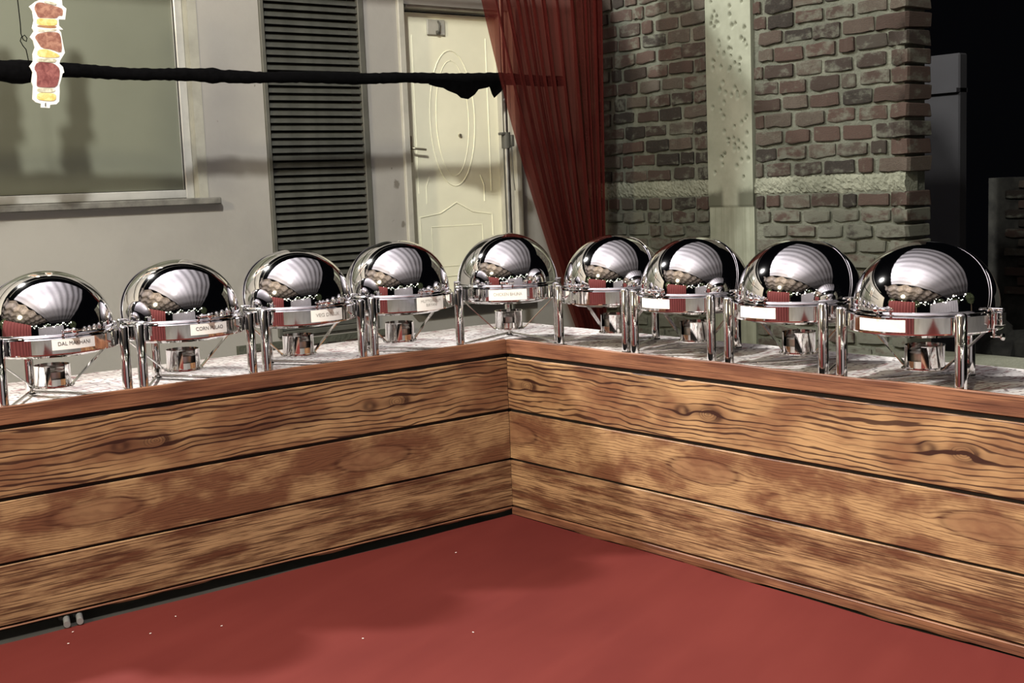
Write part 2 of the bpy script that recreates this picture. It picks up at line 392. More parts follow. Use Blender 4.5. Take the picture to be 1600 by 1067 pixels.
# door
door = bpy.data.objects.new('door_1', None); C.objects.link(door); struct(door, 'cream panelled door with oval moulding behind the pole')
b = bmesh.new(); box(b, DX0+.052, DX1-.045, YW+.09, YW+.13, DZ0, DZ1-.03, .003); obj('door_leaf', b, DOORC, door)
b = bmesh.new()
for x0, x1, y0, y1 in ((DX0-.03, DX0+.012, -.022, .15), (DX0+.012, DX0+.036, .012, .15), (DX0+.036, DX0+.055, .05, .15)):
    box(b, x0, x1, YW+y0, YW+y1, DZ0-.02, DZ1+.02, .004); mx0 = DX0+DX1-x1; box(b, mx0, mx0+(x1-x0), YW+y0, YW+y1, DZ0-.02, DZ1+.02, .004)
box(b, DX0+.05, DX1-.05, YW+.02, YW+.15, DZ1-.015, DZ1+.02, .003)
obj('door_frame', b, FRAMEC, door)
b = bmesh.new(); box(b, DX0-.05, DX1+.05, YW-.08, YW+.2, DZ0-.05, DZ0-.001, .006); obj('threshold', b, SILL, door)
yd = YW+.09
def mould(pts, close=True, r=.0042):
    bb = bmesh.new(); tube(bb, pts + ([pts[0], pts[1]] if close else []), r, 6); return obj('moulding', bb, DOORC, door, 60)
cx = (DX0+DX1)/2 + .0
mould([(cx + .165*math.cos(t*PI/24), yd, 1.80 + .40*math.sin(t*PI/24)) for t in range(48)])
mould([(cx + .12*math.cos(t*PI/24), yd, 1.80 + .34*math.sin(t*PI/24)) for t in range(48)], r=.003)
for s in (-1, 1):
    mould([(cx + s*.27, yd, 1.36), (cx + s*.27, yd, 2.28)], False); mould([(cx + s*.215, yd, 1.30), (cx + s*.215, yd, 1.40), (cx + s*.19, yd, 1.46)], False, .004)
mould([(cx-.27, yd, .86), (cx-.27, yd, 1.22), (cx-.12, yd, 1.24), (cx, yd, 1.30), (cx+.12, yd, 1.24), (cx+.27, yd, 1.22), (cx+.27, yd, .86)])
mould([(cx-.19, yd, .92), (cx-.19, yd, 1.16), (cx+.19, yd, 1.16), (cx+.19, yd, .92)], r=.003)
b = bmesh.new(); box(b, .963, .995, yd-.01, yd, 1.545, 1.70, .004); h = obj('handle_plate', b, BRASS, door)
b = bmesh.new(); tube(b, [(.975, yd-.01, 1.625), (.975, yd-.045, 1.625), (.99, yd-.05, 1.623), (1.06, yd-.05, 1.617)], .0075, 8); obj('lever', b, BRASS, h, 50)
b = bmesh.new(); box(b, 1.135, 1.265, yd-.014, yd, 2.285, 2.375, .004); br = obj('hook_plate', b, FRAMEC, door)
b = bmesh.new(); tube(b, [(1.213, yd-.013, 2.365), (1.213, yd-.03, 2.35), (1.208, yd-.032, 2.31), (1.205, yd-.02, 2.297)], .006, 8); box(b, 1.195, 1.215, yd-.028, yd-.012, 2.29, 2.31, .002); obj('hook', b, LOUVREF, br, 50)
b = bmesh.new(); tube(b, [(1.345, yd-.012, 1.70), (1.345, yd, 1.70)], .01, 10); obj('peephole', b, BRASS, door, 50)

# brick course at the foot of the plaster wall
foot = bpy.data.objects.new('trim_1', None); C.objects.link(foot); struct(foot, 'row of dark bricks along the foot of the plaster wall')
b = bmesh.new(); box(b, -.25, .86, YW-.03, YW, .0, .60); obj('mortar_bed', b, MORTAR, foot)

# ---- brick wall
wall_brick = bpy.data.objects.new('wall_right', None); C.objects.link(wall_brick); struct(wall_brick, 'rough brick wall beside the red curtain, ending in open night')
YE = -.44; CY0, CY1 = .527, .857; XT = .185
b = bmesh.new(); box(b, XB+.004, XB+XT-.012, YE+.012, YW+.1, .2, 2.62); 
mb = obj('mortar_bed', b, MORTAR, wall_brick)
def brick_mesh(n):
    bb = bmesh.new(); box(bb, -.5, .5, -.5, .5, -.5, .5)
    bmesh.ops.subdivide_edges(bb, edges=[e for e in bb.edges if abs(e.verts[0].co.y-e.verts[1].co.y) > .5], cuts=2)
    for q in bb.verts: q.co += Vector((random.uniform(-.05, .05), random.uniform(-.035, .035), random.uniform(-.07, .07)))
    bmesh.ops.bevel(bb, geom=[e for e in bb.edges if e.calc_face_angle(0) > .7], offset=.07, segments=1, affect='EDGES', clamp_overlap=True)
    bmesh.ops.recalc_face_normals(bb, faces=bb.faces[:])
    me = bpy.data.meshes.new('brick'); bb.to_mesh(me); bb.free()
    for p in me.polygons: p.use_smooth = True
    me.set_sharp_from_angle(angle=math.radians(32))
    return me
BM = []
for k in range(8):
    me = brick_mesh(k); me.materials.append(BRICK); BM.append(me)
BML = []
for k in range(5):
    me = brick_mesh(k); me.materials.append(BRICK_LOW); BML.append(me)
def brick(parent, c, d, low=False):
    o = mobj('brick', random.choice(BML if low else BM), parent)
    o.location = c; o.scale = d; q = 1 if d[0] < .1 else .25; o.rotation_euler = (random.uniform(-.025, .025)*q, random.uniform(-.03, .03)*q, random.uniform(-.02, .02)*q); return o
courses = []
z = 1.383
while z < 2.55: courses.append((z, .068, False, 'mix')); z += .0872
courses.append((1.212, .068, False, 'head'))
z = 1.135; k = 0
while z > .42: courses.append((z, .062, True, 'mix')); z -= .0785
for ci, (z0, h, low, kind) in enumerate(courses):
    for (ya, yb) in ((YE, CY0-.012), (CY1+.012, 1.80)):
        y = ya; first = True
        while y < yb-.03:
            full = random.uniform(.155, .185); half = random.uniform(.078, .095)
            L = half if (kind == 'head' and random.random() < .8) or (random.random() < .16) or (first and ci % 2) else full
            L = min(L, yb - y)
            if L < .04: break
            if ya == YE and first:
                brick(wall_brick, (XB+XT/2-.006, y+L/2-.010, z0+h/2), (XT+.022, L+.02, h*1.08), low)
            else:
                dep = random.uniform(.0, .010)
                brick(wall_brick, (XB+.02-dep, y+L/2, z0+h/2 + random.uniform(-.004, .004)), (.05, L, h*random.uniform(.9, 1.04)), low)
            y += L + random.uniform(.016, .034); first = False
# rough mortar course between the two brickworks
b = bmesh.new()
nx = 200; rows = []
for j in range(9):
    rows.append([b.verts.new((XB + .006 - .012*math.sin(PI*j/8)**.5 + random.uniform(-.005, .005), YE+.004 + (1.9-YE)*i/nx, 1.283 + .098*j/8 + random.uniform(-.004, .004))) for i in range(nx+1)])
for s, t in zip(rows, rows[1:]):
    for i in range(nx): b.faces.new((s[i], s[i+1], t[i+1], t[i]))
r = bmesh.ops.extrude_face_region(b, geom=b.faces[:])
for q in r['geom']:
    if isinstance(q, bmesh.types.BMVert): q.co.x = XB+.1
obj('mortar_course', b, PLINTH, wall_brick)
# column with dents
b = bmesh.new()
ny, nz = 64, 300; zc0, zc1 = .3, 2.62
dents = [(random.uniform(CY0+.03, CY1-.03), random.uniform(1.36, 2.5), random.uniform(.007, .011)) for _ in range(95)]
vv = []
for j in range(nz+1):
    zz = zc0 + (zc1-zc0)*j/nz
    for i in range(ny+1):
        yy = CY0 + (CY1-CY0)*i/ny; d = 0
        for (dy, dz, dr) in dents:
            if abs(zz-dz) < .03:
                q = ((yy-dy)**2 + ((zz-dz)*.8)**2)/dr**2
                if q < 5: d = max(d, .017*math.exp(-q*q))
        vv.append(b.verts.new((XB-.016 + d + (.008 if zz < 1.225 else 0), yy, zz)))
for j in range(nz):
    for i in range(ny): b.faces.new((vv[j*(ny+1)+i], vv[j*(ny+1)+i+1], vv[(j+1)*(ny+1)+i+1], vv[(j+1)*(ny+1)+i]))
es = [e for e in b.edges if e.is_boundary]
r = bmesh.ops.extrude_edge_only(b, edges=es)
for q in r['geom']:
    if isinstance(q, bmesh.types.BMVert): q.co.x = XB+.05
obj('concrete_column', b, COLUMN, wall_brick, 50)
# foot-of-wall bricks (dark) behind the third dish
x = -.2
while x < .80:
    L = random.uniform(.075, .1); o = brick(foot, (x+L/2, YW-.03, .535), (L, .03, .065)); x += L+.03
x = -.2
while x < .80:
    L = random.uniform(.15, .18); o = brick(foot, (x+L/2, YW-.03, .45), (L, .03, .065), True); x += L+.03
# plinth continuing past the brick wall
b = bmesh.new(); box(b, XB-.05, XB+.32, -3.6, YW, -.1, .455, .01); struct(obj('trim_2', b, PLINTH), 'low greenish concrete plinth under and past the brick wall')

# dim things beyond in the dark
b = bmesh.new(); box(b, 5.0, 5.1, 1.03, 1.6, -.1, 2.2, .01); box(b, 4.96, 5.1, 1.03, 1.6, 1.925, 1.955)
tag(obj('distant_pillar', b, DIMW), 'dim grey pillar standing in the dark right of the brick wall', 'pillar')
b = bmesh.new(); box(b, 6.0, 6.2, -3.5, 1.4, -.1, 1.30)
dw = obj('distant_brick_wall', b, RUBBLE_DIM); tag(dw, 'low unlit brick wall far off in the darkness at right', 'wall')  # wall body coloured dark to look unlit
for k in range(12):
    y = 1.25; 
    while y > -.6:
        L = .22; o = brick(dw, (5.99, y-L/2 - (.11 if k % 2 else 0), .42 + k*.075), (.04, L-.015, .06)); y -= L
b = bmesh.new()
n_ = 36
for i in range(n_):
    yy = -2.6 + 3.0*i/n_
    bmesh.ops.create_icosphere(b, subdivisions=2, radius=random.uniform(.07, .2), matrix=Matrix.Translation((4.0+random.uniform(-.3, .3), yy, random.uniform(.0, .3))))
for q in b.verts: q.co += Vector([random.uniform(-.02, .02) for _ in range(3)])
tag(obj('rubble_heap', b, RUBBLE_DIM), 'dark heap of rubble behind the plinth at far right', 'rubble', kind='stuff')

# ------------------------------------------------------------------ buffet counters
TZ = .715
def table(name, label, x0, x1, y0, y1, legs):
    t = thing(name, label, 'table', ((x0+x1)/2, (y0+y1)/2, 0)); cx_, cy_ = (x0+x1)/2, (y0+y1)/2
    bb = bmesh.new(); box(bb, x0-cx_, x1-cx_, y0-cy_, y1-cy_, TZ-.028, TZ-.004, .003); obj('tabletop', bb, TABLEW, t)
    for lx, ly in legs:
        bb = bmesh.new(); tube(bb, [(lx-cx_, ly-cy_, .0), (lx-cx_, ly-cy_, TZ-.028)], .014, 10); obj('leg', bb, GREYLEG, t, 50)
    if x0 < -1:
        for lx in (-1.905, -1.862):
            bb = bmesh.new(); tube(bb, [(lx+.18-cx_, .60-cy_, .013), (lx-.022-cx_, -.062-cy_, .013)], .011, 10); obj('foot_rail', bb, GREYLEG, t, 50)
    return t
TXL, TXR, TYL, TYF = -2.95, .66, .80, -3.0
table('buffet_table', 'folding table behind the left wooden counter front', TXL, .018, .022, TYL, ((-1.905, .045), (-1.862, .045), (-1.9, .74), (-.1, .1), (-.1, .7), (-2.85, .1), (-2.85, .7)))
table('buffet_table', 'folding table behind the right wooden counter front', .022, TXR, TYF, TYL, ((.1, -.1), (.6, -.1), (.1, -1.7), (.6, -1.7), (.1, -2.9), (.6, -2.9), (.6, .7)))
def cloth(name, label, x0, x1, y0, y1, sides):
    bb = bmesh.new(); nx, ny = int((x1-x0)/.05), int((y1-y0)/.05); g = []
    for j in range(ny+1):
        for i in range(nx+1):
            xx, yy = x0+(x1-x0)*i/nx, y0+(y1-y0)*j/ny
            g.append(bb.verts.new((xx, yy, TZ - .0012 + .0012*math.sin(xx*17+yy*5)*math.sin(yy*13))))
    for j in range(ny):
        for i in range(nx): bb.faces.new((g[j*(nx+1)+i], g[j*(nx+1)+i+1], g[(j+1)*(nx+1)+i+1], g[(j+1)*(nx+1)+i]))
    rr = bmesh.ops.extrude_face_region(bb, geom=bb.faces[:])
    for q in rr['geom']:
        if isinstance(q, bmesh.types.BMVert): q.co.z = TZ-.0038
    for a in sides: box(bb, *a)
    tag(obj(name, bb, CLOTH, smooth=30), label, 'tablecloth', 'printed tablecloths')
cloth('tablecloth', 'white and maroon printed tablecloth on the left counter', TXL-.004, .018, .0215, TYL+.004, [(TXL-.004, .018, TYL+.001, TYL+.004, .45, TZ-.002)])
cloth('tablecloth', 'white and maroon printed tablecloth on the right counter', .022, TXR+.004, TYF-.004, TYL+.004, [(TXR+.001, TXR+.004, TYF-.004, TYL+.004, .45, TZ-.002)])

def counter_front(name, label, rz, u0, u1, off, bottom):
    t = thing(name, label, 'counter front', (0, 0, 0), rz)
    zs = [(.690, .750, 'strip'), (.4555, .6745, 'knotty'), (.2435, .4425, 'oval'), (.0385, .2345, 'streak'), (bottom, .0325, 'strip')]
    for k, (z0, z1, kind) in enumerate(zs):
        bb = bmesh.new(); n = 60; zc = (z0+z1)/2
        prof = [(.016, z0), (.002, z0), (0, z0+.002), (0, z1-.002), (.002, z1), (.016, z1)]
        ring = []
        for i in range(n+1):
            uu = u0 + (u1-u0)*i/n
            wv_ = .0012*math.sin(uu*7+k)+.0008*math.sin(uu*17)
            bw = (.004*math.sin(uu*9)+.003*math.sin(uu*23)) if k == 4 else 0
            ring.append([bb.verts.new((uu-off, y+wv_*.6 + (-.003 if k == 4 else 0), (z + (wv_ if k == 0 and z > .7 else 0) + (bw if z == z0 else 0)) - zc)) for y, z in prof])
        for a, c in zip(ring, ring[1:]):
            for i in range(len(prof)-1): bb.faces.new((a[i], a[i+1], c[i+1], c[i]))
            bb.faces.new((a[-1], a[0], c[0], c[-1]))
        bb.faces.new(ring[0]); bb.faces.new(ring[-1][::-1])
        o = obj('plank', bb, WOOD[kind], t, 35); o.location = (off, 0, zc)
    bb = bmesh.new(); box(bb, u0+.001, u1 + (.021 if u1 < .1 else -.001), .0105, .0205, .02, .745); obj('backing_board', bb, JOINT, t)
    return t
counter_front('counter_front', 'left wood-plank counter front in shade, running to the window side', 0, -2.95, -.0005, -.555, .0265)
counter_front('counter_front', 'right wood-plank counter front, brightly lit, running toward the dark corner', -PI/2, .0005, 3.0, .13, .001)

# ------------------------------------------------------------------ chafing dishes
R = .200; RB = .2145; ZR = .955 - TZ          # rim top above table
def dish_meshes():
    D = {}
    def mk(name, bb, mat, sm=40):
        bmesh.ops.recalc_face_normals(bb, faces=bb.faces[:])
        me = bpy.data.meshes.new(name); bb.to_mesh(me); bb.free(); me.materials.append(mat)
        for p in me.polygons: p.use_smooth = True
        me.set_sharp_from_angle(angle=math.radians(sm)); D[name] = me
    # front rolling lid: hemisphere with rolled lip
    bb = bmesh.new(); N = 26
    pr = [(R*math.cos(t), ZR+.012 + R*.985*math.sin(t)) for t in [PI/2*i/N for i in range(N+1)]]; pr[-1] = (0, pr[-1][1])
    lip = [(R-.004, ZR+.001), (R+.005, ZR+.001), (R+.007, ZR+.006), (R+.004, ZR+.011)]
    lathe(bb, lip + pr, 72); mk('lid', bb, CHROME, 50)
    # rear shell, slightly larger, covering the back half (plane through the side hinges tilted back)
    bb = bmesh.new(); R2 = R+.0045; nA, nB = 48, 20; g = []
    for j in range(nB+1):
        ph = math.radians(12 + 66*j/nB)            # angle from horizontal-back... swept about hinge axis
        row = []
        for i in range(nA+1):
            th = PI*i/nA
            # hinge axis = local x ; semicircle in plane at elevation ph measured from back (+y)
            row.append(bb.verts.new((R2*math.cos(th), R2*math.sin(th)*math.cos(ph-math.radians(12)), ZR+.012 + R2*.985*math.sin(th)*math.sin(ph-math.radians(12)))))
        g.append(row)
    for j in range(nB):
        for i in range(nA): bb.faces.new((g[j][i], g[j][i+1], g[j+1][i+1], g[j+1][i]))
    bmesh.ops.remove_doubles(bb, verts=bb.verts[:], dist=1e-5)
    last = [q for q in bb.verts]
    rr = bmesh.ops.solidify(bb, geom=bb.faces[:], thickness=.0022); mk('back_shell', bb, CHROME, 40)
    bb = bmesh.new(); lathe(bb, [(RB-.012, ZR-.004), (RB-.004, ZR), (RB, ZR-.003), (RB, ZR-.050), (RB-.002, ZR-.054), (RB-.006, ZR-.054), (RB-.008, ZR-.05), (RB-.012, ZR-.004)], 72); mk('rim_band', bb, CHROME, 18)
    bb = bmesh.new(); lathe(bb, [(RB-.012, ZR-.012), (R-.01, ZR-.016), (R-.018, ZR-.055), (R-.04, ZR-.068), (0, ZR-.07)], 56); mk('water_pan', bb, CHROME2, 40)
    bb = bmesh.new(); tube(bb, [(0, 0, 0), (0, 0, ZR+.004), (0, 0, ZR+.010), (0, 0, ZR+.0125)], lambda i: (.0162, .0162, .012, .004)[i], 20); mk('leg', bb, CHROME2, 40)
    bb = bmesh.new(); lathe(bb, [(0, .002), (.011, .002), (.0175, .0035), (.0175, .0075), (.0162, .009)], 16); mk('foot', bb, simple('rubber_foot', (.02, .02, .02), .7), 40)
    # burner cup with a front slot
    bb = bmesh.new(); a0 = -PI/2+.42; a1 = -PI/2-.42+2*PI
    zb, zt = .062, .128
    lathe(bb, [(.054, zb), (.056, zb), (.056, zt), (.058, zt+.003), (.054, zt+.003), (.0535, zb), (.054, zb)], 40, a0, a1)
    lathe(bb, [(.054, zb), (.056, zb), (.056, zb+.022), (.0535, zb+.022), (.0535, zb)], 8, a1-2*PI, a0); mk('burner_cup', bb, CHROME2, 40)
    bb = bmesh.new(); lathe(bb, [(0, zb-.006), (.064, zb-.006), (.066, zb-.003), (.064, zb), (0, zb)], 40); mk('burner_plate', bb, CHROME2, 40)
    bb = bmesh.new(); lathe(bb, [(0, zb+.0005), (.042, zb+.0005), (.042, zb+.045), (.036, zb+.05), (.012, zb+.05), (.012, zb+.053), (0, zb+.053)], 24); mk('fuel_can', bb, simple('fuel_can_tin', (.5, .48, .46), .3, .9), 40)
    bb = bmesh.new()
    p0, p1 = Vector((.195, 0, ZR-.052)), Vector((.062, 0, zb-.004)); d = (p1-p0).normalized(); nn = Vector((0, 1, 0)); q = d.cross(nn)
    vv_ = [bb.verts.new(p + nn*a*.008 + q*c*.0016) for p in (p0, p1) for a, c in ((-1, -1), (1, -1), (1, 1), (-1, 1))]
    for f in ((0, 1, 2, 3), (7, 6, 5, 4), (0, 4, 5, 1), (1, 5, 6, 2), (2, 6, 7, 3), (3, 7, 4, 0)): bb.faces.new([vv_[i] for i in f])
    mk('strut', bb, CHROME2, 30)
    # lid handle at the front: short stem, knob and loop
    bb = bmesh.new(); hz = ZR+.020
    tube(bb, [(-.022, -R+.002, hz), (-.024, -R-.022, hz+.002), (0, -R-.030, hz+.003), (.024, -R-.022, hz+.002), (.022, -R+.002, hz)], .0048, 10)
    lathe_pts = [(0, -.0095), (.006, -.0075), (.0092, -.003), (.0092, .003), (.006, .0075), (0, .0095)]
    b2 = bmesh.new(); lathe(b2, lathe_pts, 14); bmesh.ops.translate(b2, verts=b2.verts[:], vec=(0, -R-.032, hz+.003)); tmp = bpy.data.meshes.new('t'); b2.to_mesh(tmp); b2.free(); bb.from_mesh(tmp); mk('lid_handle', bb, CHROME, 50)
    bb = bmesh.new()
    box(bb, RB-.004, RB+.0045, -.016, .016, ZR-.046, ZR+.018, .002); tube(bb, [(RB-.016, 0, ZR+.014), (RB+.0045, 0, ZR+.014)], .006, 12); mk('hinge_bracket', bb, CHROME2, 40)
    bb = bmesh.new()
    box(bb, RB+.001, RB+.012, -.016, .016, ZR-.046, ZR+.014, .003); box(bb, RB+.010, RB+.032, -.012, .012, ZR-.034, ZR+.006, .002)
    tube(bb, [(RB-.012, 0, ZR+.012), (RB+.030, 0, ZR+.012)], .006, 12); mk('end_bracket', bb, CHROME2, 40)
    bb = bmesh.new()
    tube(bb, [(RB+.004, 0, ZR-.046), (RB+.004, 0, ZR-.072)], .005, 8); tube(bb, [(RB-.006, 0, ZR-.068), (RB+.026, 0, ZR-.068)], .0035, 8)
    tube(bb, [(RB+.024, 0, ZR-.068), (RB+.027, 0, ZR-.068), (RB+.031, 0, ZR-.068), (RB+.034, 0, ZR-.068)], lambda i: (.005, .0105, .0105, .005)[i], 14); mk('clamp_screw', bb, CHROME2, 40)
    return D
DM = dish_meshes()
LEGS = ((-.1955, -.1255), (.1955, -.1255), (0, .232))
def text_mesh(txt, size, mat, offset):
    cu = bpy.data.curves.new('lettering', 'FONT'); cu.body = txt; cu.size = size; cu.align_x = 'CENTER'; cu.align_y = 'CENTER'; cu.space_line = .95; cu.offset = offset
    to = bpy.data.objects.new('tmp_text', cu); C.objects.link(to); bpy.context.view_layer.update()
    me = bpy.data.meshes.new_from_object(to.evaluated_get(bpy.context.evaluated_depsgraph_get()))
    bpy.data.objects.remove(to); bpy.data.curves.remove(cu)
    me.materials.clear(); me.materials.append(mat); return me
def curved_card(bb, a_c, wdt, zlo, zhi, r, tilt=0):
    n = 12; rows = []
    for i in range(n+1):
        s = -wdt/2 + wdt*i/n; a = a_c + s/RB
        rows.append([bb.verts.new((rr_*math.cos(a), rr_*math.sin(a), zz + tilt*s)) for rr_, zz in ((r, zlo), (r+.0009, zlo), (r+.0009, zhi), (r, zhi))])
    for p, q in zip(rows, rows[1:]):
        for k in range(4): bb.faces.new((p[k], p[(k+1) % 4], q[(k+1) % 4], q[k]))
    bb.faces.new(rows[0][::-1]); bb.faces.new(rows[-1])
def chafing_dish(label, loc, rz, card=None, text=None, ink=None, sc3=(1, 1), last=False):
    t = thing('chafing_dish', label, 'chafing dish', loc, rz, 'round steel chafing dishes on the counters'); t.scale = (sc3[0], sc3[0], sc3[1])
    rim = mobj('rim_band', DM['rim_band'], t); lid = mobj('lid', DM['lid'], t); mobj('lid_handle', DM['lid_handle'], lid)
    mobj('back_shell', DM['back_shell'], t); mobj('water_pan', DM['water_pan'], t)
    for lx, ly in LEGS:
        l = mobj('leg', DM['leg'], t); l.location = (lx, ly, 0); f = mobj('foot', DM['foot'], l)
    cup = mobj('burner_cup', DM['burner_cup'], t); mobj('burner_plate', DM['burner_plate'], cup); mobj('fuel_can', DM['fuel_can'], cup)
    for s in (0, PI): q = mobj('strut', DM['strut'], t); q.rotation_euler = (0, 0, s)
    for s in (0, PI):
        q = mobj('hinge_bracket', DM['end_bracket' if last and s == 0 else 'hinge_bracket'], t); q.rotation_euler = (0, 0, s)
        if last and s == 0: mobj('clamp_screw', DM['clamp_screw'], q)
    for a, c in ((0, 2), (1, 2)):
        bb = bmesh.new(); tube(bb, [(LEGS[a][0], LEGS[a][1], .012), (LEGS[c][0], LEGS[c][1], .012)], .0055, 8); obj('foot_bar', bb, CHROME2, t, 50)
    if card:
        wdt, hgt, zoff, ang = card
        bb = bmesh.new(); zc = ZR-.027+zoff; ac = -PI/2+ang
        curved_card(bb, ac, wdt, zc-hgt/2, zc+hgt/2, RB+.0006)
        cd_ = obj('name_card', bb, PAPER, rim, 30); cd_['label'] = 'white paper name card' + (' reading ' + text.replace('\n', ' ') if text else ', blank')
        if text:
            lines = text.split('\n'); size = .0175 if len(lines) == 1 else .0155
            me = text_mesh(text, size, INK if ink == 1 else INKF, 0)
            xs = [v_.co.x for v_ in me.vertices]; sc = min(1.25, (wdt*.74)/(max(xs)-min(xs)))
            ys = [v_.co.y for v_ in me.vertices]; ymid = (max(ys)+min(ys))/2
            for v_ in me.vertices:
                a = ac + v_.co.x*sc/RB; v_.co = ((RB+.0024)*math.cos(a), (RB+.0024)*math.sin(a), zc + .003 + (v_.co.y-ymid)*1.0)
            lt = mobj('lettering', me, cd_)
    return t
RT = -PI/2
chafing_dish('leftmost chafing dish, DAL MAKHANI on its white card, partly out of view', (-1.83, .17, TZ), 0, (.135, .034, .006, .02), 'DAL MAKHANI', 1, sc3=(1.06, 1.0))
chafing_dish('chafing dish with CORN PULAO card, second from the left', (-1.36, .165, TZ), 0, (.13, .037, .004, .03), 'CORN PULAO', 1, sc3=(1.06, 1.015))
chafing_dish('chafing dish in front of the dark louvre, faint print on its white card', (-.885, .17, TZ), 0, (.128, .042, .002, .03), 'VEG DELUX', 2, sc3=(1.06, 1.035))
chafing_dish('chafing dish with a two-line MUTTON DUM BIRYANI card, left of the corner', (-.41, .18, TZ), 0, (.122, .05, .0, .03), 'MUTTON DUM\nBIRYANI', 2, sc3=(1.06, 1.05))
chafing_dish('corner chafing dish with a CHICKEN BHUNA card, where the counters meet', (.13, .14, TZ), -math.radians(38.4), (.152, .042, .0, .0), 'CHICKEN BHUNA', 2, sc3=(1.055, 1.05))
chafing_dish('chafing dish without a card, in front of the red curtain', (.30, -.347, TZ), RT, sc3=(1.015, 1.02))
chafing_dish('chafing dish with a blank card, before the bricks left of the concrete column', (.28, -.816, TZ), RT, (.14, .034, .003, 0), sc3=(1.02, 1.01))
chafing_dish('chafing dish with a blank card, right of the concrete column, second from the right', (.235, -1.348, TZ), RT, (.145, .036, .002, 0), sc3=(1.05, 1.01))
chafing_dish('rightmost and largest chafing dish, blank white card, against the dark night', (.175, -1.885, TZ), RT, (.15, .036, .0, 0), sc3=(1.08, 1.005), last=True)

# ------------------------------------------------------------------ black wrapped pole, tent pole, curtain
RY = 1.5; RZ = 1.968
rod = thing('wrapped_pole', 'horizontal pole wrapped in black cloth, tied across the window and door', 'pole', (-3.2, RY, RZ))
b = bmesh.new(); n = 240; L = 4.87
rnd = [random.uniform(-1, 1) for _ in range(n+1)]
def rr_(i):
    x = -3.2 + L*i/n
    r = .029 + .0022*rnd[i] + .002*math.sin(x*9)
    r += .022*math.exp(-((x+1.44)/.12)**2) + .006*math.exp(-((x+.53)/.03)**2) + .006*math.exp(-((x-1.19)/.2)**2)
    return r
tube(b, [(L*i/n, .004*math.sin(i*.3), .010*math.sin(i*.035)+.003*math.sin(i*.21) - .012*math.exp(-((-3.2+L*i/n+1.44)/.12)**2)) for i in range(n+1)], rr_, 14)
obj('black_wrap', b, BLACKC, rod, 60)
def flap(pts_top, pts_bot, y, th=.006):
    bb = bmesh.new(); n = len(pts_top); V = []
    for (xt, zt), (xb, zb) in zip(pts_top, pts_bot):
        col = []
        for k in range(5):
            f = k/4; xx, zz = xt+(xb-xt)*f, zt+(zb-zt)*f
            col.append(bb.verts.new((xx+3.2, y + .012*math.sin(xx*60+k*.6)*f - RY, zz-RZ)))
        V.append(col)
    for a, c in zip(V, V[1:]):
        for k in range(4): bb.faces.new((a[k], a[k+1], c[k+1], c[k]))
    bmesh.ops.solidify(bb, geom=bb.faces[:], thickness=th)
    return obj('cloth_flap', bb, BLACKC, rod, 60)
tx = [.70+.042*i for i in range(11)]
dep = [.0, .012, .018, .03, .05, .068, .075, .05, .02, .012, .0]
flap([(x, RZ-.005) for x in tx], [(x+.004, RZ-.03-d) for x, d in zip(tx, dep)], RY-.031)
tx = [1.09+.018*i for i in range(8)]; dep = [.0, .02, .045, .068, .05, .032, .012, 0]
flap([(x, RZ-.005) for x in tx], [(x, RZ-.028-d) for x, d in zip(tx, dep)], RY-.033)

tp = thing('tent_pole', 'slim grey metal pole with a clamp standing before the cream door', 'pole', (1.30, 1.585, 0))
b = bmesh.new(); tube(b, [(0, 0, -.01), (0, 0, 1.64)], .019, 14); obj('lower_tube', b, POLE, tp, 50)
b = bmesh.new(); tube(b, [(0, 0, 1.64), (0, 0, 2.85)], .0145, 14); obj('upper_tube', b, POLE, tp, 50)
b = bmesh.new(); tube(b, [(0, 0, 1.60), (0, 0, 1.69)], .026, 14); box(b, -.045, -.01, -.02, .015, 1.675, 1.69, .003); box(b, .016, .04, -.03, .01, 1.61, 1.675, .004); cl = obj('clamp', b, LOUVREF, tp, 40)
b = bmesh.new(); tube(b, [(.03, -.012, 1.61), (.036, -.012, 1.42), (.043, -.012, 1.36)], .003, 6); obj('clamp_cord', b, LOUVREF, cl)

def drape(name, label, cat, mat, fpos, nu, nv, th=.0):
    bb = bmesh.new(); V = []
    for j in range(nv+1):
        V.append([bb.verts.new(fpos(i/nu, j/nv)) for i in range(nu+1)])
    for a, c in zip(V, V[1:]):
        for i in range(nu): bb.faces.new((a[i], a[i+1], c[i+1], c[i]))
    return tag(obj(name, bb, mat, smooth=180), label, cat)
def curtain(u, v):
    z = 2.85 - 2.45*v
    # left edge follows the tied-back line, right edge hangs nearly straight
    t_ = (2.38 - z)/(2.38-.83)
    xl = 1.005 + .37*t_ + .12*max(t_, 0)**2 if t_ > 0 else 1.005 + .45*t_
    xr = 1.875 - .035*max(t_, 0)
    s = u + .035*math.sin(u*9)
    x = xl + (xr-xl)*s
    amp = .030*(.7+.3*math.sin(u*11+1)) * (1-.25*v)
    y = 1.36 + amp*math.sin(u*2*PI*11 + 1.2*math.sin(u*5+v*.8)) + .014*math.sin(u*2*PI*27+2) + .03*u
    return (x, y, z)
drape('curtain', 'sheer deep red curtain gathered beside the brick wall', 'curtain', SHEER, curtain, 300, 30)
b = bmesh.new(); tube(b, [(-3.2+.4*i, 1.38, 2.86) for i in range(14)], .022, 10)
tag(obj('curtain_pole', b, POLE, smooth=50), 'plain horizontal pole above the view carrying the red curtain', 'pole')

